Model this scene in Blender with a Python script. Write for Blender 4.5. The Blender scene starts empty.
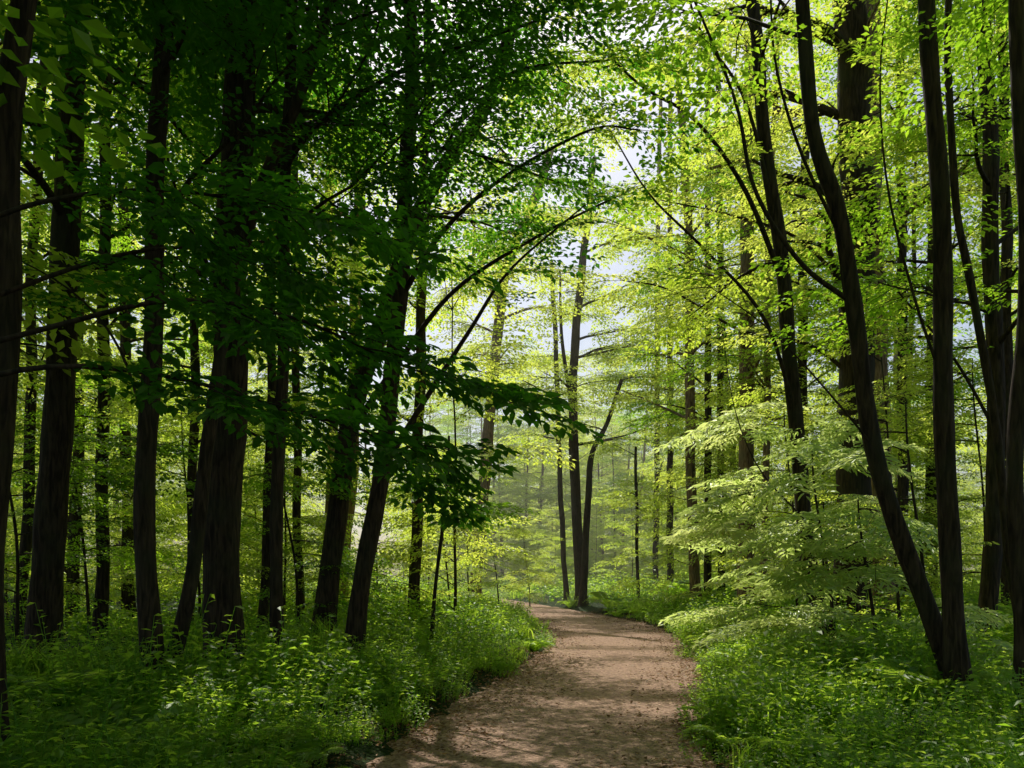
import bpy, math, numpy as np
from mathutils import Vector
rng = np.random.default_rng(11)
scene = bpy.context.scene
CAM_H = 1.6
F = 796.4
AUTO_N = .6; GAP_K = 1.3; MIST = 0.003

# ------------------------------------------------------------------ image pixel helper
# world position from image pixel coordinates (u, v) plus an estimated distance d
def px_to_world(u, v, d):
    return np.array([(u-512.0)/F*d, d, CAM_H+(575.0-v)/F*d])

def nrm(a):
    return a/np.maximum(np.linalg.norm(a, axis=-1, keepdims=True), 1e-9)

def snoise(x, y, s=1.0, k=0.0):
    x = x*s+k; y = y*s+k*1.7
    return (np.sin(x*1.3+1.7*np.sin(y*0.9+k))+np.sin(y*1.7+1.3*np.sin(x*1.1+2.0))+0.5*np.sin(x*3.1+y*2.3+k)+0.5*np.sin(x*2.3-y*3.7))/3.0

# ------------------------------------------------------------------ path + terrain
PY = np.array([-20, 0, 3, 6.6, 9, 12, 16, 20, 26, 32, 40, 50, 60, 75, 95.0])
PL = np.array([-1.6, -1.7, -1.6, -1.30, -0.95, -0.25, .5, .9, .6, 0, -.9, -2.3, -4.6, -10, -20])
PR = np.array([1.6, 1.5, 1.5, 1.6, 2.2, 3.0, 3.7, 4.3, 4.5, 3.7, 2.2, .2, -2.1, -7, -17])
def path_lr(y):
    L = 0; R = 0
    for o in (-1.5, -.75, 0, .75, 1.5):
        L = L+np.interp(y+o, PY, PL); R = R+np.interp(y+o, PY, PR)
    return L/5, R/5
def edge_dist(x, y):
    L, R = path_lr(y)
    c = (L+R)/2; w = (R-L)/2
    return np.abs(x-c)-w
def height(x, y):
    e = edge_dist(x, y)+0.16*snoise(x, y, 2.1, 3)+0.07*snoise(x, y, 6, 1)
    s = np.clip((e+0.35)/0.7, 0, 1); s = s*s*(3-2*s)
    h = -0.06+0.12*s
    e2 = np.maximum(e, 0)
    h = h+0.38*(1-np.exp(-e2/1.8))+np.minimum(e2, 6)/6*0.16*snoise(x, y, .6, 5)
    return h

# ------------------------------------------------------------------ mesh builder
class MB:
    def __init__(s):
        s.v = []; s.f = []; s.m = []; s.r = []; s.n = 0
    def add(s, V, Fc, mat=0, rnd=None):
        V = np.asarray(V, dtype=np.float32).reshape(-1, 3); Fc = np.asarray(Fc, dtype=np.int32).reshape(-1, 4)
        s.v.append(V); s.f.append(Fc+s.n); s.m.append(np.full(len(Fc), mat, np.int32))
        s.r.append(np.zeros(len(V), np.float32) if rnd is None else np.asarray(rnd, np.float32))
        s.n += len(V)
    def mesh(s, name, mats, origin=(0, 0, 0), smooth0=True):
        V = np.concatenate(s.v)-np.asarray(origin, np.float32); Fc = np.concatenate(s.f); M = np.concatenate(s.m); R = np.concatenate(s.r)
        me = bpy.data.meshes.new(name)
        me.vertices.add(len(V)); me.vertices.foreach_set("co", V.astype(np.float32).ravel())
        me.loops.add(len(Fc)*4); me.loops.foreach_set("vertex_index", Fc.ravel())
        me.polygons.add(len(Fc)); me.polygons.foreach_set("loop_start", np.arange(len(Fc), dtype=np.int32)*4)
        try: me.polygons.foreach_set("loop_total", np.full(len(Fc), 4, np.int32))
        except Exception: pass
        me.polygons.foreach_set("material_index", M)
        me.polygons.foreach_set("use_smooth", (M == 0) if smooth0 else np.zeros(len(M), bool))
        at = me.attributes.new("rnd", 'FLOAT', 'POINT'); at.data.foreach_set("value", R)
        for m in mats: me.materials.append(m)
        me.update(calc_edges=True)
        return me

def link(ob, parent=None):
    scene.collection.objects.link(ob)
    if parent is not None: ob.parent = parent
    return ob

def catmull(pts, n):
    P = np.asarray(pts, float)
    P = np.vstack([2*P[0]-P[1], P, 2*P[-1]-P[-2]])
    k = len(P)-3
    t = np.linspace(0, k-1e-6, n); i = t.astype(int); u = (t-i)[:, None]
    a, b, c, d = P[i], P[i+1], P[i+2], P[i+3]
    return 0.5*((2*b)+(-a+c)*u+(2*a-5*b+4*c-d)*u*u+(-a+3*b-3*c+d)*u**3)

def tube(mb, P, R, sides=8, mat=0):
    P = np.asarray(P, float); n = len(P)
    T = nrm(np.gradient(P, axis=0))
    ref = np.eye(3)[np.argmin(np.abs(T.mean(0)))]
    U = nrm(np.cross(T, ref)); W = np.cross(T, U)
    a = np.arange(sides)*2*math.pi/sides
    V = P[:, None, :]+np.asarray(R)[:, None, None]*(np.cos(a)[None, :, None]*U[:, None, :]+np.sin(a)[None, :, None]*W[:, None, :])
    if sides >= 7:
        lump = 1+0.07*np.sin(a[None, :]*3+P[:, 2:3]*2.1+P[0, 0])+0.05*np.sin(a[None, :]*2-P[:, 2:3]*5.3)
        V = P[:, None, :]+(V-P[:, None, :])*lump[:, :, None]
    idx = np.arange(n*sides).reshape(n, sides)
    q = np.stack([idx[:-1], np.roll(idx[:-1], -1, 1), np.roll(idx[1:], -1, 1), idx[1:]], -1)
    mb.add(V, q, mat)

def leaves(mb, P, D, N, L, W, fine, mat, rnd):
    S = nrm(np.cross(D, N)); N2 = np.cross(S, D)
    L = L[:, None]; W = W[:, None]; k = len(P)
    if fine:
        V = np.stack([P, P+D*L*.3+S*W*.46+N2*W*.13, P+D*L*.66+S*W*.36+N2*W*.08, P+D*L-N2*L*.12,
                      P+D*L*.66-S*W*.36+N2*W*.08, P+D*L*.3-S*W*.46+N2*W*.13], 1)
        b = np.arange(k)[:, None]*6
        q = np.concatenate([b+np.array([0, 1, 2, 3]), b+np.array([0, 3, 4, 5])])
        mb.add(V, q, mat, np.repeat(rnd, 6))
    else:
        V = np.stack([P, P+D*L*.45+S*W*.5+N2*W*.1, P+D*L-N2*L*.1, P+D*L*.45-S*W*.5+N2*W*.1], 1)
        b = np.arange(k)[:, None]*4
        mb.add(V, b+np.array([0, 1, 2, 3]), mat, np.repeat(rnd, 4))

# ------------------------------------------------------------------ leaf sprays (flat fans of leaves on forking twigs)
def spray_proto(r, ll, nside, sidelen=.5, paired=False):
    P = []; D = []; S = []
    def twig(o, ang, ln):
        n = max(2, int(ln/(ll*(.36 if paired else .62))))
        for j in range(n):
            t = (j+.6)/n
            p = o+ln*t*np.array([math.cos(ang), math.sin(ang)])
            for sg in ((1, -1) if paired else ((1,) if j % 2 else (-1,))):
                la = ang+sg*(r.uniform(.95, 1.2) if paired else r.uniform(.5, 1.0))
                P.append(p); D.append(la); S.append(r.uniform(.75, 1.15)*((.5+1.2*t*(1.15-t)*1.5) if paired else 1))
        P.append(o+ln*np.array([math.cos(ang), math.sin(ang)])); D.append(ang+r.normal(0, .2)); S.append(1.1 if not paired else .7)
    for i in range(nside):
        t = .12+.8*i/nside+r.uniform(-.03, .03)
        sg = 1 if i % 2 else -1
        twig(np.array([t, 0.06*math.sin(t*4)]), sg*r.uniform(.6, 1.0), sidelen*(1.1-t*.75)*r.uniform(.8, 1.15))
    twig(np.array([.15, 0.0]), 0.0, .85)
    P = np.array(P); D = np.array(D); S = np.array(S); n = len(P)
    z = -.16*(P**2).sum(1)+r.normal(0, .018, n)
    pos = np.column_stack([P, z])
    d = nrm(np.column_stack([np.cos(D), np.sin(D), r.normal(-.22, .2, n)]))
    nr = nrm(np.column_stack([r.normal(0, .28, n), r.normal(0, .28, n), np.ones(n)]))
    return pos, d, nr, S*ll

PROT = {'n': [spray_proto(rng, .108, 8) for _ in range(7)],
        'b': [spray_proto(rng, .2, 6, .55) for _ in range(6)],
        'p': [spray_proto(rng, .2, 4, .75, True) for _ in range(5)],
        'd': [spray_proto(rng, .125, 7, .6) for _ in range(5)]}

class Tree:
    def __init__(s): s.mb = MB(); s.sp = []
    def trunk(s, pts, r0, r1, n=40, sides=12, flare=.45):
        P = catmull(pts, n); t = np.linspace(0, 1, n)
        R = r0+(r1-r0)*t**.85
        hh = P[:, 2]-P[0, 2]
        R = R*(1+flare*np.exp(-np.maximum(hh-.15, 0)/.22)*(hh < 3))
        P[:, 0] += .02*np.sin(hh*1.9+P[0, 0]*7); P[:, 1] += .02*np.sin(hh*1.4+P[0, 0])
        tube(s.mb, P, R, sides); s.P = P; s.R = R
        return P
    def limb(s, pts, r0, r1, n=16, sides=6, frm=.3, gap=.3, sl=.9, fan=1.0, smooth=True):
        P = catmull(pts, n) if smooth else np.asarray(pts)
        n = len(P)
        tube(s.mb, P, np.linspace(r0, r1, n), sides)
        if gap <= 0: return P
        seg = np.linalg.norm(np.diff(P, axis=0), axis=1); cum = np.concatenate([[0], np.cumsum(seg)]); L = cum[-1]
        d = L*frm; sg = 1
        while d < L:
            p = np.array([np.interp(d, cum, P[:, k]) for k in range(3)])
            i = min(np.searchsorted(cum, d), n-1); T = nrm(P[i]-P[i-1])
            a = math.atan2(T[1], T[0])+sg*rng.uniform(.35, 1.1)*fan
            s.spray(p, a, rng.normal(-.05, .14)+.3*T[2], sl*rng.uniform(.7, 1.2)); sg = -sg
            d += gap*rng.uniform(.7, 1.3)
        T = nrm(P[-1]-P[-2]); s.spray(P[-1], math.atan2(T[1], T[0]), T[2]*.5-.05, sl)
        return P
    def reach(s, z, tip, r=.04, gap=.16, frm=.35, sl=.85):   # a long limb added over the path to cast shadow stripes on it
        j = int(np.argmin(np.abs(s.P[:, 2]-z))); a = s.P[j]; b = np.array(tip, float); m1 = a*.66+b*.34+np.array([0, .15, .55]); m2 = a*.3+b*.7+np.array([0, -.2, .45])
        s.limb([a, m1, m2, b], r, .008, n=18, frm=frm, gap=gap, sl=sl, fan=.8)
    def spray(s, p, az, el, sc):
        s.sp.append((p[0], p[1], p[2], az, el, sc, rng.normal(0, .22)))
    def rlimb(s, p0, az, el, L, r0, nsub=3, **k):
        n = 6; P = [np.array(p0, float)]; a = az; e = el
        for i in range(n):
            P.append(P[-1]+L/n*np.array([math.cos(a)*math.cos(e), math.sin(a)*math.cos(e), math.sin(e)]))
            a += rng.normal(0, .16); e += rng.normal(-.06, .12)
        Q = s.limb(P, r0, r0*.22, n=10, sides=5, **k)
        for j in range(nsub):
            t = .25+.65*(j+rng.uniform(0, .6))/max(nsub, 1); i = int(t*9)
            T = nrm(Q[min(i+1, 9)]-Q[max(i-1, 0)])
            a2 = math.atan2(T[1], T[0])+(1 if j % 2 else -1)*rng.uniform(.5, 1.0); e2 = math.asin(np.clip(T[2], -1, 1))*.7+rng.normal(0, .12)
            l2 = L*.5*(1.25-t); R = [Q[i]]
            for q in range(4):
                R.append(R[-1]+l2/4*np.array([math.cos(a2)*math.cos(e2), math.sin(a2)*math.cos(e2), math.sin(e2)])); a2 += rng.normal(0, .15); e2 += rng.normal(-.05, .1)
            kk = dict(k); kk['frm'] = .15
            s.limb(R, r0*.45, r0*.12, n=7, sides=4, **kk)
    def auto(s, n, zlo, zhi, L0, L1, azc=None, azs=3.14, el=(.1, .7), nsub=3, dn=None, **k):
        z = s.P[:, 2]
        dn = AUTO_N if dn is None else dn
        n = max(3, int(n*dn)); k['gap'] = k.get('gap', .3)*(GAP_K if dn < 1 else 1)
        for i in range(n):
            zz = zlo+(zhi-zlo)*(i+rng.uniform(0, 1))/n
            j = int(np.argmin(np.abs(z-zz)))
            az = rng.uniform(-math.pi, math.pi) if azc is None else azc+rng.uniform(-azs, azs)
            s.rlimb(s.P[j], az, rng.uniform(*el), rng.uniform(L0, L1), max(.012, s.R[j]*.36), nsub=nsub, **k)
    def build(s, name, mats, kind='n', fine=False, lw=.56, as_mesh=False, twigs=True, keep=1.0):
        A = np.array(s.sp) if s.sp else np.zeros((0, 7))
        pr = PROT[kind]
        for vi in range(len(pr)):
            B = A[vi::len(pr)]
            if len(B) == 0: continue
            pos, d, nr, S = pr[vi]; m = len(pos)
            az, el, sc, roll = B[:, 3], B[:, 4], B[:, 5], B[:, 6]
            X = np.column_stack([np.cos(az)*np.cos(el), np.sin(az)*np.cos(el), np.sin(el)])
            Y0 = np.column_stack([-np.sin(az), np.cos(az), 0*az]); Z0 = np.cross(X, Y0)
            Y = Y0*np.cos(roll)[:, None]+Z0*np.sin(roll)[:, None]; Z = np.cross(X, Y)
            M = np.stack([X, Y, Z], 1)   # rows
            PP = (np.einsum('mk,skj->smj', pos, M)*sc[:, None, None]+B[:, None, :3]).reshape(-1, 3)
            DD = np.einsum('mk,skj->smj', d, M).reshape(-1, 3); NN = np.einsum('mk,skj->smj', nr, M).reshape(-1, 3)
            LL = (S[None, :]*sc[:, None]).reshape(-1)
            rr = np.clip(np.repeat(rng.uniform(0, 1, len(B)), m)*.55+rng.uniform(0, .45, len(PP)), 0, 1)
            if keep < 1:
                kk = rng.uniform(0, 1, len(PP)) < keep; PP, DD, NN, LL, rr = PP[kk], DD[kk], NN[kk], LL[kk], rr[kk]
            leaves(s.mb, PP, DD, NN, LL, LL*lw, fine, 1, rr)
            if twigs:
                E = B[:, :3]+X*sc[:, None]*.85-Z*sc[:, None]*.12; p0 = B[:, :3]; w = .005*sc[:, None]
                V = np.stack([p0+Y*w, p0-Y*w, E-Y*w*.3, E+Y*w*.3], 1)
                s.mb.add(V, np.arange(len(B)*4).reshape(-1, 4), 0)
                V = np.stack([p0+Z*w, p0-Z*w, E-Z*w*.3, E+Z*w*.3], 1)
                s.mb.add(V, np.arange(len(B)*4).reshape(-1, 4), 0)
        org = s.P[0].copy()
        me = s.mb.mesh(name, mats, org)
        if as_mesh: return me
        ob = bpy.data.objects.new(name, me); ob.location = org
        return link(ob)

# ------------------------------------------------------------------ materials
def newmat(name):
    m = bpy.data.materials.new(name); m.use_nodes = True; nt = m.node_tree; nt.nodes.clear()
    o = nt.nodes.new('ShaderNodeOutputMaterial'); return m, nt, o
def leaf_mat(name, da, db, ta, tb, gloss=.07, tmix=.62):
    m, nt, o = newmat(name); N = nt.nodes; K = nt.links
    a = N.new('ShaderNodeAttribute'); a.attribute_name = 'rnd'
    oi = N.new('ShaderNodeObjectInfo')
    ad = N.new('ShaderNodeMath'); ad.operation = 'MULTIPLY_ADD'; ad.inputs[1].default_value = .7
    mu = N.new('ShaderNodeMath'); mu.operation = 'MULTIPLY'; mu.inputs[1].default_value = .3
    K.new(oi.outputs['Random'], mu.inputs[0]); K.new(a.outputs['Fac'], ad.inputs[0]); K.new(mu.outputs[0], ad.inputs[2])
    def mix(c1, c2):
        x = N.new('ShaderNodeMix'); x.data_type = 'RGBA'; x.inputs[6].default_value = (*c1, 1); x.inputs[7].default_value = (*c2, 1)
        K.new(ad.outputs[0], x.inputs[0]); return x.outputs[2]
    d = N.new('ShaderNodeBsdfDiffuse'); K.new(mix(da, db), d.inputs[0])
    t = N.new('ShaderNodeBsdfTranslucent'); K.new(mix(ta, tb), t.inputs[0])
    ms = N.new('ShaderNodeMixShader'); ms.inputs[0].default_value = tmix; K.new(d.outputs[0], ms.inputs[1]); K.new(t.outputs[0], ms.inputs[2])
    g = N.new('ShaderNodeBsdfGlossy'); g.inputs['Roughness'].default_value = .42; g.inputs[0].default_value = (.9, .95, .85, 1)
    m2 = N.new('ShaderNodeMixShader'); m2.inputs[0].default_value = gloss; K.new(ms.outputs[0], m2.inputs[1]); K.new(g.outputs[0], m2.inputs[2])
    K.new(m2.outputs[0], o.inputs[0]); return m
def bark_mat(name, c1, c2, c3, sc=1.0):
    m, nt, o = newmat(name); N = nt.nodes; K = nt.links
    tc = N.new('ShaderNodeTexCoord'); mp = N.new('ShaderNodeMapping'); mp.inputs['Scale'].default_value = (22*sc, 22*sc, 3.2*sc); K.new(tc.outputs['Object'], mp.inputs[0])
    n1 = N.new('ShaderNodeTexNoise'); n1.inputs['Scale'].default_value = 1.2; n1.inputs['Detail'].default_value = 6; n1.inputs['Distortion'].default_value = .6; K.new(mp.outputs[0], n1.inputs['Vector'])
    n2 = N.new('ShaderNodeTexNoise'); n2.inputs['Scale'].default_value = 1.6; n2.inputs['Detail'].default_value = 3; K.new(tc.outputs['Object'], n2.inputs['Vector'])
    r = N.new('ShaderNodeValToRGB'); r.color_ramp.elements[0].position = .36; r.color_ramp.elements[0].color = (*c1, 1); r.color_ramp.elements[1].position = .66; r.color_ramp.elements[1].color = (*c2, 1)
    K.new(n1.outputs['Fac'], r.inputs[0])
    mx = N.new('ShaderNodeMix'); mx.data_type = 'RGBA'; K.new(r.outputs[0], mx.inputs[6]); mx.inputs[7].default_value = (*c3, 1)
    r2 = N.new('ShaderNodeValToRGB'); r2.color_ramp.elements[0].position = .48; r2.color_ramp.elements[1].position = .7; r2.color_ramp.elements[1].color = (.7, .7, .7, 1); K.new(n2.outputs['Fac'], r2.inputs[0]); K.new(r2.outputs[0], mx.inputs[0])
    b = N.new('ShaderNodeBump'); b.inputs['Strength'].default_value = .8; b.inputs['Distance'].default_value = .02; K.new(n1.outputs['Fac'], b.inputs['Height'])
    p = N.new('ShaderNodeBsdfPrincipled'); p.inputs['Roughness'].default_value = .9; p.inputs['Specular IOR Level'].default_value = .2
    K.new(mx.outputs[2], p.inputs['Base Color']); K.new(b.outputs[0], p.inputs['Normal']); K.new(p.outputs[0], o.inputs[0]); return m
def soil_mat(name, cols, sc, bump, dist, mul=.45):
    m, nt, o = newmat(name); N = nt.nodes; K = nt.links
    tc = N.new('ShaderNodeTexCoord')
    def noise(s, d): 
        n = N.new('ShaderNodeTexNoise'); n.inputs['Scale'].default_value = s; n.inputs['Detail'].default_value = d; n.inputs['Roughness'].default_value = .65; K.new(tc.outputs['Object'], n.inputs['Vector']); return n
    a = noise(1.1, 5); b = noise(sc, 5); v = N.new('ShaderNodeTexVoronoi'); v.inputs['Scale'].default_value = sc*1.6; K.new(tc.outputs['Object'], v.inputs['Vector'])
    r = N.new('ShaderNodeValToRGB'); e = r.color_ramp.elements; e[0].position = .35; e[0].color = (*cols[0], 1); e[1].position = .68; e[1].color = (*cols[1], 1); K.new(b.outputs['Fac'], r.inputs[0])
    mx = N.new('ShaderNodeMix'); mx.data_type = 'RGBA'; K.new(a.outputs['Fac'], mx.inputs[0]); K.new(r.outputs[0], mx.inputs[6]); mx.inputs[7].default_value = (*cols[2], 1)
    sp = N.new('ShaderNodeSeparateColor'); K.new(v.outputs['Color'], sp.inputs[0])
    m3 = N.new('ShaderNodeMix'); m3.data_type = 'RGBA'; m3.blend_type = 'MULTIPLY'; m3.inputs[0].default_value = mul; K.new(mx.outputs[2], m3.inputs[6]); K.new(sp.outputs[0], m3.inputs[7])
    hh = N.new('ShaderNodeMath'); hh.operation = 'ADD'; K.new(b.outputs['Fac'], hh.inputs[0]); K.new(v.outputs['Distance'], hh.inputs[1])
    bp = N.new('ShaderNodeBump'); bp.inputs['Strength'].default_value = bump; bp.inputs['Distance'].default_value = dist; K.new(hh.outputs[0], bp.inputs['Height'])
    p = N.new('ShaderNodeBsdfPrincipled'); p.inputs['Roughness'].default_value = .95; p.inputs['Specular IOR Level'].default_value = .15
    K.new(m3.outputs[2], p.inputs['Base Color']); K.new(bp.outputs[0], p.inputs['Normal']); K.new(p.outputs[0], o.inputs[0]); return m

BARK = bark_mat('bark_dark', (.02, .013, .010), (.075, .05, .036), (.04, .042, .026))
BARKL = bark_mat('bark_light', (.10, .06, .038), (.36, .23, .15), (.17, .15, .10))  # paler brown bark; its brightness also stands in for sun on lit trunks
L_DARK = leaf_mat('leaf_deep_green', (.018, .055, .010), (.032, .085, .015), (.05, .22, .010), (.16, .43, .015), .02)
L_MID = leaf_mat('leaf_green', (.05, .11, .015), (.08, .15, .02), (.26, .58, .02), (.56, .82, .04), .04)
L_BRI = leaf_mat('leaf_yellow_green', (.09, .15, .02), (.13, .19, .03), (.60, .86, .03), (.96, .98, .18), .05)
L_UND = leaf_mat('leaf_undergrowth', (.055, .13, .012), (.10, .17, .02), (.42, .76, .03), (.78, .95, .10), .04)
L_ASH = leaf_mat('leaf_young_ash_lit', (.10, .18, .04), (.16, .24, .06), (.66, .90, .16), (.95, .98, .38), .10)  # sunlit brightness put into the leaf colour, as the fronds stand partly shaded
GROUND = soil_mat('forest_floor', ((.012, .016, .006), (.035, .045, .014), (.025, .06, .010)), 14, .9, .05)
PATHM = soil_mat('packed_dirt', ((.22, .135, .10), (.72, .49, .38), (.47, .30, .225)), 20, .9, .035, .4)
LITTER = leaf_mat('dead_leaf', (.07, .035, .02), (.36, .2, .1), (.12, .06, .02), (.25, .13, .04), .02, .2)

# ------------------------------------------------------------------ ground
gx = np.sinh(np.linspace(-1, 1, 281)*4.2)/np.sinh(4.2)*260
gy = np.concatenate([np.linspace(-60, -2, 25)[:-1], np.linspace(-2, 30, 180)[:-1], 30+(np.linspace(0, 1, 130)**1.8)*370])
X, Y = np.meshgrid(gx, gy); Z = height(X, Y)
mb = MB(); idx = np.arange(X.size).reshape(X.shape)
mb.add(np.stack([X, Y, Z], -1), np.stack([idx[:-1, :-1], idx[:-1, 1:], idx[1:, 1:], idx[1:, :-1]], -1))
link(bpy.data.objects.new('ground', mb.mesh('ground', [GROUND])))
yy = np.concatenate([np.linspace(-10, 30, 400), np.linspace(30.4, 90, 110)]); cs = np.linspace(0, 1, 41)
L, R = path_lr(yy); L = L-.3; R = R+.3
X = L[:, None]+(R-L)[:, None]*cs; Y = np.repeat(yy[:, None], len(cs), 1)
Z = -.01+.016*snoise(X, Y, 3.0, 2)+.012*snoise(X, Y, 8.0, 4)+.03*(1-(2*cs-1)**2)[None]
mb = MB(); idx = np.arange(X.size).reshape(X.shape)
mb.add(np.stack([X, Y, Z], -1), np.stack([idx[:-1, :-1], idx[:-1, 1:], idx[1:, 1:], idx[1:, :-1]], -1))
link(bpy.data.objects.new('dirt_path', mb.mesh('dirt_path', [PATHM])))
# fallen leaves
n = 36000
y = 4+rng.uniform(0, 1, n)**1.5*30; L, R = path_lr(y); c = (L+R)/2; w = (R-L)/2
x = c+w*np.sign(rng.normal(size=n))*rng.uniform(0, 1, n)**.42*1.25
kp = rng.uniform(-.7, 1.0, n) < snoise(x, y, 1.6, 6)+.3*(np.abs(x-c)/w > .75); x, y = x[kp], y[kp]; n = len(x)
z = np.maximum(height(x, y), .02)+.014+rng.uniform(0, .01, n)
az = rng.uniform(0, 6.28, n); D = nrm(np.column_stack([np.cos(az), np.sin(az), rng.normal(0, .25, n)])); Nn = nrm(np.column_stack([rng.normal(0, .3, n), rng.normal(0, .3, n), np.ones(n)]))
mb = MB(); S = rng.uniform(.02, .07, n); leaves(mb, np.column_stack([x, y, z+.012]), D, Nn, S, S*.6, False, 0, rng.uniform(0, 1, n))
link(bpy.data.objects.new('leaf_litter', mb.mesh('leaf_litter', [LITTER], smooth0=False)))

# ------------------------------------------------------------------ hero trees (points: image pixels u, v with an estimated distance)
def hero(name, d, pts, w, mats, top=5.0, wtop=.6, **bk):
    T = Tree(); Q = []
    for p in pts:
        dd = p[2] if len(p) > 2 else d
        Q.append(px_to_world(p[0], p[1], dd))
    b = Q[0].copy(); b[2] = height(b[0], b[1])-.1
    if Q[0][2] > b[2]+.15: Q.insert(0, b)
    else: Q[0] = b
    if top > 0:
        dr = nrm(Q[-1]-Q[-2]); Q.append(Q[-1]+dr*top*.5); Q.append(Q[-1]+nrm(dr+np.array([0, 0, .4]))*top*.5)
    r = w*d/F/2
    T.trunk(Q, r, r*wtop)
    T.r = r; T.d = d
    return T
def px_pts(*pts): return [px_to_world(*p) for p in pts]
MD = [BARK, L_DARK]; MM = [BARK, L_MID]; MBR = [BARK, L_BRI]
def shade_crown(T, n=9, L=(2.4, 3.8), az=None, azs=3.14, sl=1.1, gap=.4, dz=4.0):   # canopy top above the view, made dense to shade the left foreground
    zt = T.P[-1, 2]; T.auto(n, zt-dz, zt, L[0], L[1], azc=az, azs=azs, el=(-.05, .5), nsub=3, dn=1, gap=gap, sl=sl)

# --- left group
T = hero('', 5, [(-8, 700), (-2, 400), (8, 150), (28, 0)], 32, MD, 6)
T.auto(6, 5, 9, 2, 3.2, None, el=(.1, .5)); shade_crown(T, 11); T.build('beech_tree', MD)
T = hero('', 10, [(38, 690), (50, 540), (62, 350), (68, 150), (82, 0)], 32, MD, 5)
T.auto(14, 4.5, 13, 2.2, 3.8); shade_crown(T, 11); T.build('beech_tree', MD)
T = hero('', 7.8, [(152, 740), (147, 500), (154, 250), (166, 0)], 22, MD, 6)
T.limb(px_pts((149, 440, 7.8), (120, 350, 7.7), (70, 290, 7.6), (-20, 240, 7.4)), .018, .005, frm=.5, gap=.4, sl=.7)
T.auto(9, 5, 9, 2, 3.2, azc=.3, azs=2.2); shade_crown(T, 11); T.build('beech_tree', MD)
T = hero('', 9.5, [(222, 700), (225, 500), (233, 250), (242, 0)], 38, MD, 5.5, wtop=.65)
T.limb(px_pts((236, 240, 9.5), (270, 175, 9.3), (330, 115, 9), (420, 62, 8.8), (540, 20, 8.5)), .055, .015, frm=.25, gap=.26)
T.limb(px_pts((230, 330, 9.5), (215, 280, 9), (170, 200, 8.6), (110, 165, 8.2)), .03, .01, frm=.25, gap=.3)
T.auto(11, 5, 10.5, 2.2, 4, azc=0, azs=2.4); shade_crown(T, 12, (2.6, 4.2), az=2.6, azs=2.2); T.build('beech_tree', MD)
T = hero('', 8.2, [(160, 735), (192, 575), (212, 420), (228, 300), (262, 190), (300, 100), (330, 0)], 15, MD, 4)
T.auto(7, 5, 10, 1.6, 2.6); shade_crown(T, 6); T.build('beech_tree', MD)
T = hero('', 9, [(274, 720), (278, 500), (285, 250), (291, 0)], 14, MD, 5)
T.auto(8, 4.5, 11, 1.8, 3, azc=0, azs=2.2); shade_crown(T, 9, az=3.1, azs=1.8); T.build('beech_tree', MD)
T = hero('', 13, [(322, 655), (345, 450), (378, 335), (408, 240), (445, 165), (490, 95), (520, 0)], 22, MD, 2, wtop=.4)
T.limb(px_pts((352, 430, 13), (400, 360, 12.8), (455, 290, 12.5), (540, 235, 12), (630, 190, 11.5)), .06, .012, n=22, frm=.55, gap=.5)
T.auto(9, 6, 11, 2, 3.0, azc=2.2, azs=1.5); T.build('beech_tree', MM)
T = hero('', 11.6, [(350, 682), (376, 500), (397, 340), (404, 200), (412, 100), (408, 0)], 19, MD, 3)
T.limb(px_pts((382, 470, 11.6), (425, 400, 11.4), (470, 330, 11.2), (510, 270, 11), (585, 205, 10.6)), .05, .01, n=22, frm=.6, gap=.5)
T.limb(px_pts((400, 300, 11.6), (440, 235, 11.3), (500, 180, 11), (590, 130, 10.5), (640, 130, 10.2)), .045, .01, n=22, frm=.35, gap=.25)
T.limb(px_pts((408, 160, 11.6), (450, 110, 11.2), (520, 70, 10.8), (610, 60, 10.2)), .04, .01, n=18, frm=.25, gap=.25)
T.auto(12, 5.5, 10.5, 2, 3.2, azc=-.3, azs=1.5); T.build('beech_tree', MD)
T = hero('', 18, [(414, 632), (418, 450), (422, 300), (426, 130)], 12, MM, 3)
T.reach(9.5, (2.6, 18.6, 10.4)); T.reach(12.5, (3.4, 19.5, 14.0)); T.reach(11, (1.6, 17.2, 12.4))
T.auto(12, 5, 12, 1.8, 2.8, azc=3.0, azs=1.3); T.build('beech_tree', MM)
T = hero('', 20, [(338, 620), (352, 450), (356, 300), (362, 130)], 15, MM, 3)
T.reach(11.5, (2.4, 20.8, 13.2)); T.reach(9.0, (.4, 19.6, 10.6))
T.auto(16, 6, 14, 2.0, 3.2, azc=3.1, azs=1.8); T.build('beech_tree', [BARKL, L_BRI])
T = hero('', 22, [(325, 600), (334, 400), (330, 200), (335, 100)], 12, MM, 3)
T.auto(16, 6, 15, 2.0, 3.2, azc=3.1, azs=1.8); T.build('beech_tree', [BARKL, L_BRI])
T = hero('', 14, [(430, 655), (440, 550), (447, 470)], 4, MM, .6)
T.auto(4, 2, 4, .6, 1); T.build('sapling', MM)
for (u, v, d, w, lean) in ((100, 640, 14, 13, 8), (72, 620, 18, 12, 15), (20, 630, 15, 12, 25), (262, 640, 15, 10, 20), (300, 640, 17, 9, -8), (130, 640, 20, 12, -10), (188, 650, 16, 10, 15), (-60, 640, 12, 22, 10)):
    T = hero('', d, [(u, v), (u+lean*.4, 450), (u+lean*.5, 250), (u+lean, 60)], w, MM, 3)
    T.auto(16, 4, 13, 2, 3.2)
    if u in (262, 188, 100): shade_crown(T, 6, (2.2, 3.4), az=3.1, azs=2.4)
    T.build('beech_tree', MM if rng.uniform() < .4 else MBR)

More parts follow.
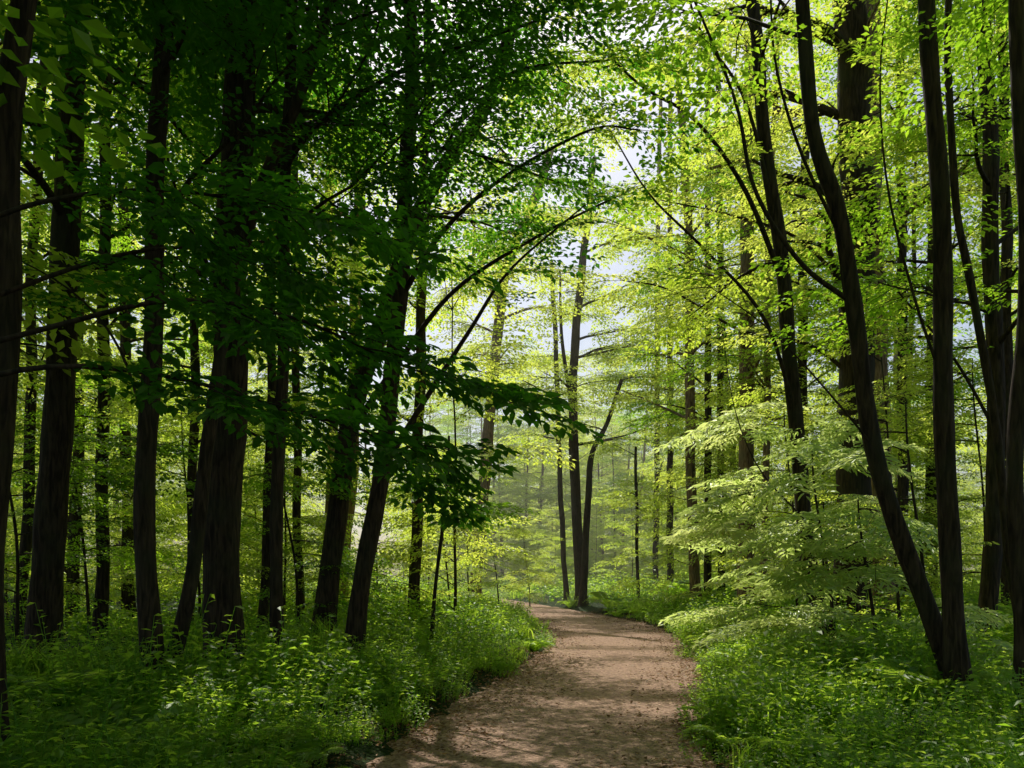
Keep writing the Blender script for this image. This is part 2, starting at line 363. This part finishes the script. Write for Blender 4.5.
# drooping foreground boughs of a near tree on the left
T = hero('', 4.6, [(-160, 760), (-150, 400), (-130, 100)], 34, MD, 5)
P = T.P; 
bo = [px_pts((-140, 300, 4.6), (0, 215, 4.5), (140, 190, 4.5), (260, 205, 4.6), (380, 240, 4.9)),
      px_pts((-140, 380, 4.6), (40, 330, 4.4), (180, 300, 4.4), (300, 320, 4.6), (400, 365, 4.9), (480, 390, 5.1)),
      px_pts((-140, 420, 4.6), (20, 370, 4.2), (160, 375, 4.2), (290, 410, 4.4), (400, 440, 4.6), (450, 450, 4.8)),
      px_pts((-140, 350, 4.6), (100, 260, 5), (220, 250, 5.2), (330, 280, 5.4))]
for b in bo:
    Q = T.limb(b, .018, .003, n=26, frm=.40, gap=.17, sl=.42, fan=.9)
    for t in (10, 12, 14, 16, 18, 20, 22):
        sg = rng.choice([-1, 1]); D = nrm(Q[t+1]-Q[t]); a = math.atan2(D[1], D[0])+sg*.7
        e = [Q[t]+k*.17*np.array([math.cos(a), math.sin(a), -.18-.05*k]) for k in range(5)]
        T.limb(e, .006, .002, n=6, sides=4, frm=.1, gap=.18, sl=.38)
shade_crown(T, 10, (2.4, 4), sl=.55, gap=.35) 
T.build('maple_tree', MD, kind='b', fine=True, lw=.6)

# --- far middle
T = hero('', 34, [(476, 585), (487, 450), (497, 340), (506, 270), (528, 215)], 13, MM, 3)
T.limb(px_pts((500, 310, 34), (478, 250, 34), (470, 190, 33)), .12, .04, gap=.6, sl=1.3)
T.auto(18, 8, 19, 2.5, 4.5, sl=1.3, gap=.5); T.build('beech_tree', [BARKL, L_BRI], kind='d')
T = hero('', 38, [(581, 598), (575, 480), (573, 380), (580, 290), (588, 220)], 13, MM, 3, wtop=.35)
T.limb(px_pts((574, 420, 38), (562, 340, 38), (560, 270, 38)), .12, .04, gap=.7, sl=1.3)
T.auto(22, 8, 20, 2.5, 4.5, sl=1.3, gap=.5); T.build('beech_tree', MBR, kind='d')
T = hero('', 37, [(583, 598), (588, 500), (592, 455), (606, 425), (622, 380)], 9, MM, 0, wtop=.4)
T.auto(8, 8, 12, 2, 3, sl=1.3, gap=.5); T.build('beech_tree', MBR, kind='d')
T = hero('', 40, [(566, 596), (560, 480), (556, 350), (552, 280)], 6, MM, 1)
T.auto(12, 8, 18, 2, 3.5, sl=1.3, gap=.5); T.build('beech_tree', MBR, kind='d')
T = hero('', 34, [(638, 600), (637, 540), (636, 470)], 4, MM, 1)
T.auto(6, 4, 8, 1, 2, sl=1.1, gap=.5); T.build('sapling', MBR, kind='d')

# --- right group
T = hero('', 11.8, [(832, 678), (815, 590), (797, 450), (786, 300), (770, 180), (758, 60), (750, 0)], 17, MM, 3)
T.limb(px_pts((786, 290, 11.8), (745, 190, 11.4), (695, 120, 11), (640, 85, 10.6), (585, 30, 10.2)), .045, .01, n=22, frm=.4, gap=.38)
T.limb(px_pts((797, 420, 11.8), (765, 320, 11.4), (705, 250, 11), (650, 195, 10.6), (610, 130, 10.2)), .035, .008, n=22, frm=.55, gap=.5)
T.limb(px_pts((776, 220, 11.8), (745, 100, 11.6), (700, 30, 11.4), (680, -40, 11.2)), .035, .01, n=18, frm=.4, gap=.38)
T.limb(px_pts((805, 520, 11.8), (760, 470, 11.7), (735, 410, 11.6), (722, 330, 11.5)), .014, .004, n=14, frm=.5, gap=.5, sl=.6)
T.auto(6, 6, 11, 1.8, 2.8, azc=3.0, azs=1.5); T.build('beech_tree', MBR)
T = hero('', 16, [(851, 630), (855, 400), (858, 200), (849, 0)], 36, MM, 5, wtop=.8)
T.limb(px_pts((856, 380, 16), (810, 345, 16), (740, 330, 15.6), (670, 290, 15.2), (620, 280, 15)), .05, .01, n=20, frm=.25, gap=.32, sl=1.0)
T.limb(px_pts((856, 300, 16), (800, 240, 16), (730, 215, 15.8), (660, 200, 15.5)), .05, .01, n=20, frm=.25, gap=.32, sl=1.0)
T.reach(10.5, (.2, 16.2, 11.6), frm=.45); T.reach(13.0, (.6, 16.8, 14.5), frm=.45); T.reach(12.0, (1.2, 14.6, 12.6), frm=.4)
T.auto(14, 6, 16, 2.2, 3.8, azc=3.3, azs=1.9); T.build('oak_tree', MBR)
T = hero('', 17.5, [(884, 620), (878, 400), (870, 200), (868, 0)], 24, MM, 4, wtop=.8)
T.auto(13, 8, 17, 2.5, 4.0); T.build('oak_tree', [BARKL, L_BRI])
T = hero('', 7.9, [(968, 752), (940, 650), (900, 530), (870, 420), (850, 300), (838, 210), (815, 130), (800, -10)], 20, MM, 3)
T.limb(px_pts((848, 300, 7.9), (800, 262, 7.8), (755, 190, 7.7), (735, 100, 7.6), (690, -10, 7.5)), .03, .012, n=22, frm=.6, gap=.5)
T.limb(px_pts((880, 455, 7.9), (835, 400, 7.8), (770, 330, 7.7), (700, 280, 7.5)), .014, .004, n=18, frm=.55, gap=.45, sl=.6)
T.limb(px_pts((842, 240, 7.9), (800, 150, 7.8), (775, 60, 7.7), (770, -30, 7.6)), .022, .008, n=14, frm=.7, gap=.5, sl=.6)
T.auto(6, 6, 11, 1.6, 2.6, azc=.5, azs=2); T.build('beech_tree', MM)
T = hero('', 7.6, [(962, 755), (950, 600), (946, 400), (938, 200), (928, -10)], 22, MD, 4)
T.limb(px_pts((946, 390, 7.6), (915, 300, 7.6), (888, 190, 7.5), (880, 80, 7.5), (890, -20, 7.4)), .018, .006, n=16, frm=.6, gap=.5, sl=.6)
T.auto(6, 5.5, 11, 1.8, 3, azc=.5, azs=1.6); T.build('beech_tree', MM)
T = hero('', 12, [(985, 680), (996, 450), (990, 200), (985, -10)], 18, MM, 4)
T.limb(px_pts((995, 430, 12), (955, 360, 12), (905, 300, 11.8), (880, 270, 11.7)), .03, .008, n=14, frm=.4, gap=.4, sl=.8)
T.auto(15, 4.5, 13, 2, 3.4); T.build('beech_tree', MM)
T = hero('', 10, [(1030, 700), (1003, 500), (976, 300), (955, 200), (948, 80), (950, -20)], 9, MM, 2)
T.auto(7, 4.5, 10, 1.4, 2.4); T.build('beech_tree', MM)
T = hero('', 7, [(1022, 770), (1018, 500), (1024, 300), (1018, 0)], 18, MD, 4)
T.auto(7, 4.5, 10, 1.8, 2.8, azc=.5, azs=1.8); T.build('beech_tree', MM)
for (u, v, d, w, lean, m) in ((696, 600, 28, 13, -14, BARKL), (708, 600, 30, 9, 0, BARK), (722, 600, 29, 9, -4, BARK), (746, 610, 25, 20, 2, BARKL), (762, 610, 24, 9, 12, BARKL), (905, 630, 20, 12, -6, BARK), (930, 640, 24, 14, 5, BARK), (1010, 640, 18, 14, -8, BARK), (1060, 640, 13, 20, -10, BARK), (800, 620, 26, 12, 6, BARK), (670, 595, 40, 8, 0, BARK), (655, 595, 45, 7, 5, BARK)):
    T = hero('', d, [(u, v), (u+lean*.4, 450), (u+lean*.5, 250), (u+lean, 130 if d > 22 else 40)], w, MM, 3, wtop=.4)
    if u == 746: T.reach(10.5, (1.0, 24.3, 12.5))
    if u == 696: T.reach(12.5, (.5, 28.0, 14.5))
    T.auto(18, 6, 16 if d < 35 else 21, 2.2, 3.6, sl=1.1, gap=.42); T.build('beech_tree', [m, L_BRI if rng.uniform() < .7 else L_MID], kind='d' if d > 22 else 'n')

# young trees in the understory beside the path, low layered sprays
def layered(u, v, d, H, n, mats, L=(1.0, 1.8), az=3.4, azs=1.6, kind='n', name='young_beech', sl=.6, el=(0, .35), gap=.24, nsub=2):
    b = px_to_world(u, v, d); z0 = height(b[0], b[1])
    T = Tree(); T.trunk([(b[0], d, z0-.05), (b[0]-.1, d, z0+H*.4), (b[0]-.3, d-.1, z0+H*.8), (b[0]-.35, d-.1, z0+H)], .03, .008, n=20, sides=7)
    T.auto(n, z0+.5, z0+H, L[0], L[1], azc=az, azs=azs, el=el, nsub=nsub, gap=gap, sl=sl, dn=1); T.build(name, mats, kind=kind, lw=.3 if kind == 'p' else .56, fine=kind == 'p')
MA = [BARK, L_ASH]
layered(835, 640, 11, 3.2, 6, MA, (.8, 1.2), kind='p', name='young_ash', sl=.9, el=(-.1, .3), gap=.7, nsub=1)
layered(800, 640, 16, 4.8, 8, MA, (1.0, 1.7), kind='p', name='young_ash', sl=1.15, el=(-.1, .3), gap=.9, nsub=1)
layered(880, 650, 10.5, 2.4, 6, MA, (.7, 1.2), kind='p', name='young_ash', sl=.8, el=(-.1, .3), gap=.6, nsub=1)
layered(900, 650, 13, 4.8, 9, MBR); layered(930, 660, 10, 3.4, 6, MA, (.8, 1.3), kind='p', name='young_ash', sl=.75, gap=.6, nsub=1); layered(990, 640, 14, 5, 12, MBR)
for (u, d, H) in ((450, 22, 4.2), (380, 19, 5), (300, 14, 3.5), (200, 16, 4.5), (90, 13, 4), (20, 12, 4.5), (530, 40, 4), (500, 30, 3), (260, 22, 6), (150, 24, 7), (50, 20, 7), (-10, 16, 6), (340, 27, 7), (430, 30, 7), (470, 27, 5.5)):
    layered(u, 620, d, H, 12, MM if d < 16 else MBR, (1, 1.9), 0, 3.14, gap=.3)

# ------------------------------------------------------------------ background forest (shared tree meshes)
protos = []
for i in range(6):
    T = Tree(); H = 19+rng.uniform(-2, 3); lx, ly = rng.normal(0, .5, 2)
    T.trunk([(0, 0, -.2), (lx*.3, ly*.3, H*.3), (lx*.2, ly*.6, H*.6), (lx, ly, H)], .19, .04, n=24, sides=8)
    T.auto(22, 4.0 if i % 2 else 6, H, 2.2, 4.6, el=(0, .7), nsub=2, sl=1.5, gap=.8, dn=1)
    protos.append(T.build('forest_tree_mesh', [BARK if i % 3 else BARKL, L_BRI if i % 3 else L_MID], kind='d', as_mesh=True, twigs=False))
sprot = []
for i in range(4):
    T = Tree(); H = (5+rng.uniform(-1, 1.5)) if i < 3 else 8.5
    T.trunk([(0, 0, -.1), (.1, 0, H*.4), (.1, .1, H)], .04, .01, n=14, sides=6)
    T.auto(17 if i < 3 else 26, .5, H, 1.2, 2.3, el=(0, .6), nsub=2, sl=.85, gap=.42, dn=1)
    sprot.append(T.build('understory_mesh', [BARK, L_BRI], kind='d', as_mesh=True, twigs=False))
def inst(name, me, x, y, sc, parent=None):
    ob = bpy.data.objects.new(name, me); ob.location = (x, y, float(height(np.array(x), np.array(y)))-.05)
    ob.rotation_euler = (rng.normal(0, .03), rng.normal(0, .03), rng.uniform(0, 6.28)); ob.scale = (sc, sc, sc*rng.uniform(.92, 1.1)); link(ob, parent)
DT = bpy.data.objects.new('distant_trees', None); link(DT)
pl = []; tries = 0
def try_tree(x, y, sep):
    if edge_dist(np.array(x), np.array(y)) < 3.5: return False
    # the glade: an opening in the wood the path runs into
    if ((x-1.0)/12.0)**2+((y-52)/25.0)**2 < 1: return False
    if y < 40 and -9 < x < 9: return False
    if any((x-q[0])**2+(y-q[1])**2 < sep**2 for q in pl): return False
    pl.append((x, y)); inst('tree', protos[int(rng.integers(6))], x, y, rng.uniform(.8, 1.2), DT); return True
while len(pl) < 110 and tries < 12000:
    tries += 1
    y = 24+rng.uniform()*106; x = rng.uniform(-1, 1)*(y*.72+8)
    try_tree(x, y, 3.2+y*.02)
tries = 0
while len(pl) < 165 and tries < 6000:    # closed wood beyond the glade
    tries += 1
    y = rng.uniform(76, 150); x = rng.uniform(-.14, .26)*y
    try_tree(x, y, 3.0)
US = bpy.data.objects.new('understory_saplings', None); link(US)
k = 0; tries = 0
while k < 225 and tries < 9000:
    tries += 1
    y = rng.uniform(16, 110); x = rng.uniform(-1, 1)*(y*.7+4)
    if k > 150: y = rng.uniform(62, 120); x = rng.uniform(-.12, .26)*y
    if edge_dist(np.array(x), np.array(y)) < 1.8+(y > 30)*1.5: continue
    if y < 45 and -.03 < x/y < .16: continue
    inst('sapling', sprot[int(rng.integers(4))], x, y, rng.uniform(.6, 1.2), US); k += 1
# woodland around and behind the viewpoint, put in to block light from the foreground
SW = bpy.data.objects.new('surrounding_shade_trees', None); link(SW)
for (x, y) in ((-5, -2), (-9, 3), (-3.5, -7), (6.5, -5), (-13, 9), (-8, -10), (10, -8), (-17, 12), (4, -12), (-12, -3), (9, 2), (0, -6), (-8.2, 8), (-5.6, 2.6), (3.5, -3), (6.8, 3.5)):
    inst('tree', protos[int(rng.integers(6))], x, y, rng.uniform(.85, 1.0), SW)

# ------------------------------------------------------------------ undergrowth
def herb(nst, H, rad, ll, nl):
    m = MB(); P = []; D = []; Nn = []; S = []
    for i in range(nst):
        a = rng.uniform(0, 6.28); r = rad*math.sqrt(rng.uniform()); h = H*rng.uniform(.5, 1.1)*(1-.45*(r/rad)**2)
        b = np.array([r*math.cos(a), r*math.sin(a), -.03]); la = a+rng.normal(0, .6)
        top = b+np.array([.3*h*math.cos(la), .3*h*math.sin(la), h]); pts = np.array([b, (b+top)/2+np.array([0, 0, .04]), top])
        tube(m, pts, [.003, .0025, .0015], 3, 0)
        for j in range(nl):
            t = .3+.7*j/(nl-1); p = b+(top-b)*t; q = rng.uniform(0, 6.28)
            P.append(p); D.append([math.cos(q), math.sin(q), rng.normal(.1, .3)]); Nn.append([rng.normal(0, .3), rng.normal(0, .3), 1]); S.append(ll*rng.uniform(.6, 1.2))
    P = np.array(P); leaves(m, P, nrm(np.array(D)), nrm(np.array(Nn)), np.array(S), np.array(S)*.62, False, 1, rng.uniform(0, 1, len(P)))
    return m.mesh('herb', [L_UND, L_UND], smooth0=True)
def fern(nf, Lf):
    m = MB()
    for i in range(nf):
        a = 6.28*i/nf+rng.normal(0, .2); L = Lf*rng.uniform(.7, 1.1); t = np.linspace(0, 1, 17)
        r = L*.8*t; z = L*(.95*t-.75*t*t); P = np.column_stack([r*math.cos(a), r*math.sin(a), z]); tube(m, P, np.linspace(.004, .001, 17), 3, 0)
        T = nrm(np.gradient(P, axis=0)); sd = np.array([-math.sin(a), math.cos(a), 0])
        for sg in (-1, 1):
            D = nrm(sd*sg+.45*T+rng.normal(0, .06, P.shape)); ln = L*.24*np.sin(np.clip(t*1.02+.08, 0, 1)*3.05)**.8+.01
            N0 = nrm(np.cross(T, sd)); N0 = N0*np.sign(N0[:, 2:3]+1e-6)
            leaves(m, P, D, N0, ln, ln*.3, False, 1, rng.uniform(.2, .9, 17))
    return m.mesh('fern', [L_UND, L_UND])
def grass(nb, H):
    m = MB(); a = rng.uniform(0, 6.28, nb); r = .2*np.sqrt(rng.uniform(0, 1, nb)); P = np.column_stack([r*np.cos(a), r*np.sin(a), 0*a-.02])
    h = H*rng.uniform(.5, 1.1, nb); l = rng.uniform(0, 6.28, nb); o = np.column_stack([np.cos(l), np.sin(l), 0*l]); sd = np.column_stack([-np.sin(l), np.cos(l), 0*l]); Z = np.array([0, 0, 1.])
    w = .005
    M1 = P+o*h[:, None]*.18+Z*h[:, None]*.6; T1 = P+o*h[:, None]*.6+Z*h[:, None]*.85
    V = np.stack([P-sd*w, P+sd*w, M1+sd*w, M1-sd*w, T1+sd*w*.2, T1-sd*w*.2], 1); b = np.arange(nb)[:, None]*6
    m.add(V, np.concatenate([b+np.array([0, 1, 2, 3]), b+np.array([3, 2, 4, 5])]), 0, np.repeat(rng.uniform(0, 1, nb), 6)); return m.mesh('grass', [L_UND])
UG = [herb(56, .38, .38, .05, 8), herb(46, .5, .42, .062, 8), herb(70, .28, .42, .04, 7), fern(11, .62), grass(100, .42), herb(34, .6, .35, .06, 9), grass(80, .32)]
UP = [.22, .18, .22, .16, .04, .14, .04]
UGO = bpy.data.objects.new('undergrowth', None); link(UGO)
cnt = 0
def scatter(n, y0, y1, e0, e1, s0, s1, pw=1.6):
    global cnt
    for i in range(n):
        y = rng.uniform(y0, y1); L, R = path_lr(y); e = e0+(e1-e0)*rng.uniform()**pw; sd = rng.choice([-1, 1])
        x = (R+e) if sd > 0 else (L-e)
        if abs(x) > .78*y+2.0: continue
        patch = .5+.5*float(snoise(np.array(x), np.array(y), .9, 9))
        if patch < .12 and e > .8: continue
        s = rng.uniform(s0, s1)*(.45+.95*patch)*(1+.15*min(e, 2)) * (1 if e > .35 else .75)
        ob = bpy.data.objects.new('clump', UG[int(rng.choice(7, p=UP))]); ob.location = (x, y, float(height(np.array(x), np.array(y)))-.01)
        ob.rotation_euler = (rng.normal(0, .1), rng.normal(0, .1), rng.uniform(0, 6.28)); ob.scale = (s, s, s*rng.uniform(.85, 1.2)); link(ob, UGO); cnt += 1
scatter(800, 3.5, 14, .05, 5, .8, 1.25, 1.2)
scatter(800, 14, 32, .05, 9, .95, 1.6, 1.2)
scatter(900, 32, 85, .0, 30, 1.5, 2.6, 1.1)

# fallen log in the left undergrowth
T = Tree(); T.trunk([(-4.6, 13.5, .42), (-3.9, 13.7, .5), (-3.1, 13.9, .46), (-2.5, 14.3, .4)], .17, .12, n=16, sides=12, flare=0)
T.build('fallen_log', [BARKL], twigs=False)

# ------------------------------------------------------------------ mist hanging in the glade
if MIST > 0:
    mb = MB()
    x0, x1, y0, y1, z0, z1 = -90, 90, 24, 160, -.5, 26
    V = [(x, y, z) for z in (z0, z1) for y in (y0, y1) for x in (x0, x1)]
    mb.add(V, [(0, 2, 3, 1), (4, 5, 7, 6), (0, 1, 5, 4), (2, 6, 7, 3), (0, 4, 6, 2), (1, 3, 7, 5)])
    m, nt, o = newmat('mist'); vs = nt.nodes.new('ShaderNodeVolumeScatter'); vs.inputs['Color'].default_value = (1, .99, .74, 1); vs.inputs['Density'].default_value = MIST; vs.inputs['Anisotropy'].default_value = .4
    nt.links.new(vs.outputs[0], o.inputs['Volume'])
    link(bpy.data.objects.new('mist', mb.mesh('mist', [m], smooth0=False)))

# ------------------------------------------------------------------ light
AZ = math.radians(-7); EL = math.radians(53)
S = Vector((math.sin(AZ)*math.cos(EL), math.cos(AZ)*math.cos(EL), math.sin(EL)))
sl = bpy.data.lights.new('sun', 'SUN'); sl.energy = 5; sl.angle = math.radians(.5); sl.color = (1, .95, .82)
so = bpy.data.objects.new('sun', sl); so.rotation_euler = S.to_track_quat('Z', 'Y').to_euler(); so.location = (0, 0, 40); link(so)
w = bpy.data.worlds.new('World'); scene.world = w; w.use_nodes = True; nt = w.node_tree; nt.nodes.clear()
sk = nt.nodes.new('ShaderNodeTexSky'); sk.sky_type = 'NISHITA'; sk.sun_disc = False; sk.sun_elevation = EL; sk.sun_rotation = AZ; sk.air_density = 1.1; sk.dust_density = 2.5
bg = nt.nodes.new('ShaderNodeBackground'); bg.inputs[1].default_value = .115; ow = nt.nodes.new('ShaderNodeOutputWorld')
nt.links.new(sk.outputs[0], bg.inputs[0]); nt.links.new(bg.outputs[0], ow.inputs[0])
scene.view_settings.view_transform = 'Standard'; scene.view_settings.look = 'None'; scene.view_settings.exposure = 0

cam = bpy.data.cameras.new('camera'); cam.lens = 28; cam.sensor_width = 36; cam.shift_y = 191/1024; cam.clip_end = 1500; cam.clip_start = .05
co = bpy.data.objects.new('camera', cam); co.location = (0, 0, CAM_H); co.rotation_euler = (math.pi/2, 0, 0); link(co); scene.camera = co
print('clumps', cnt, 'trees', len(pl))
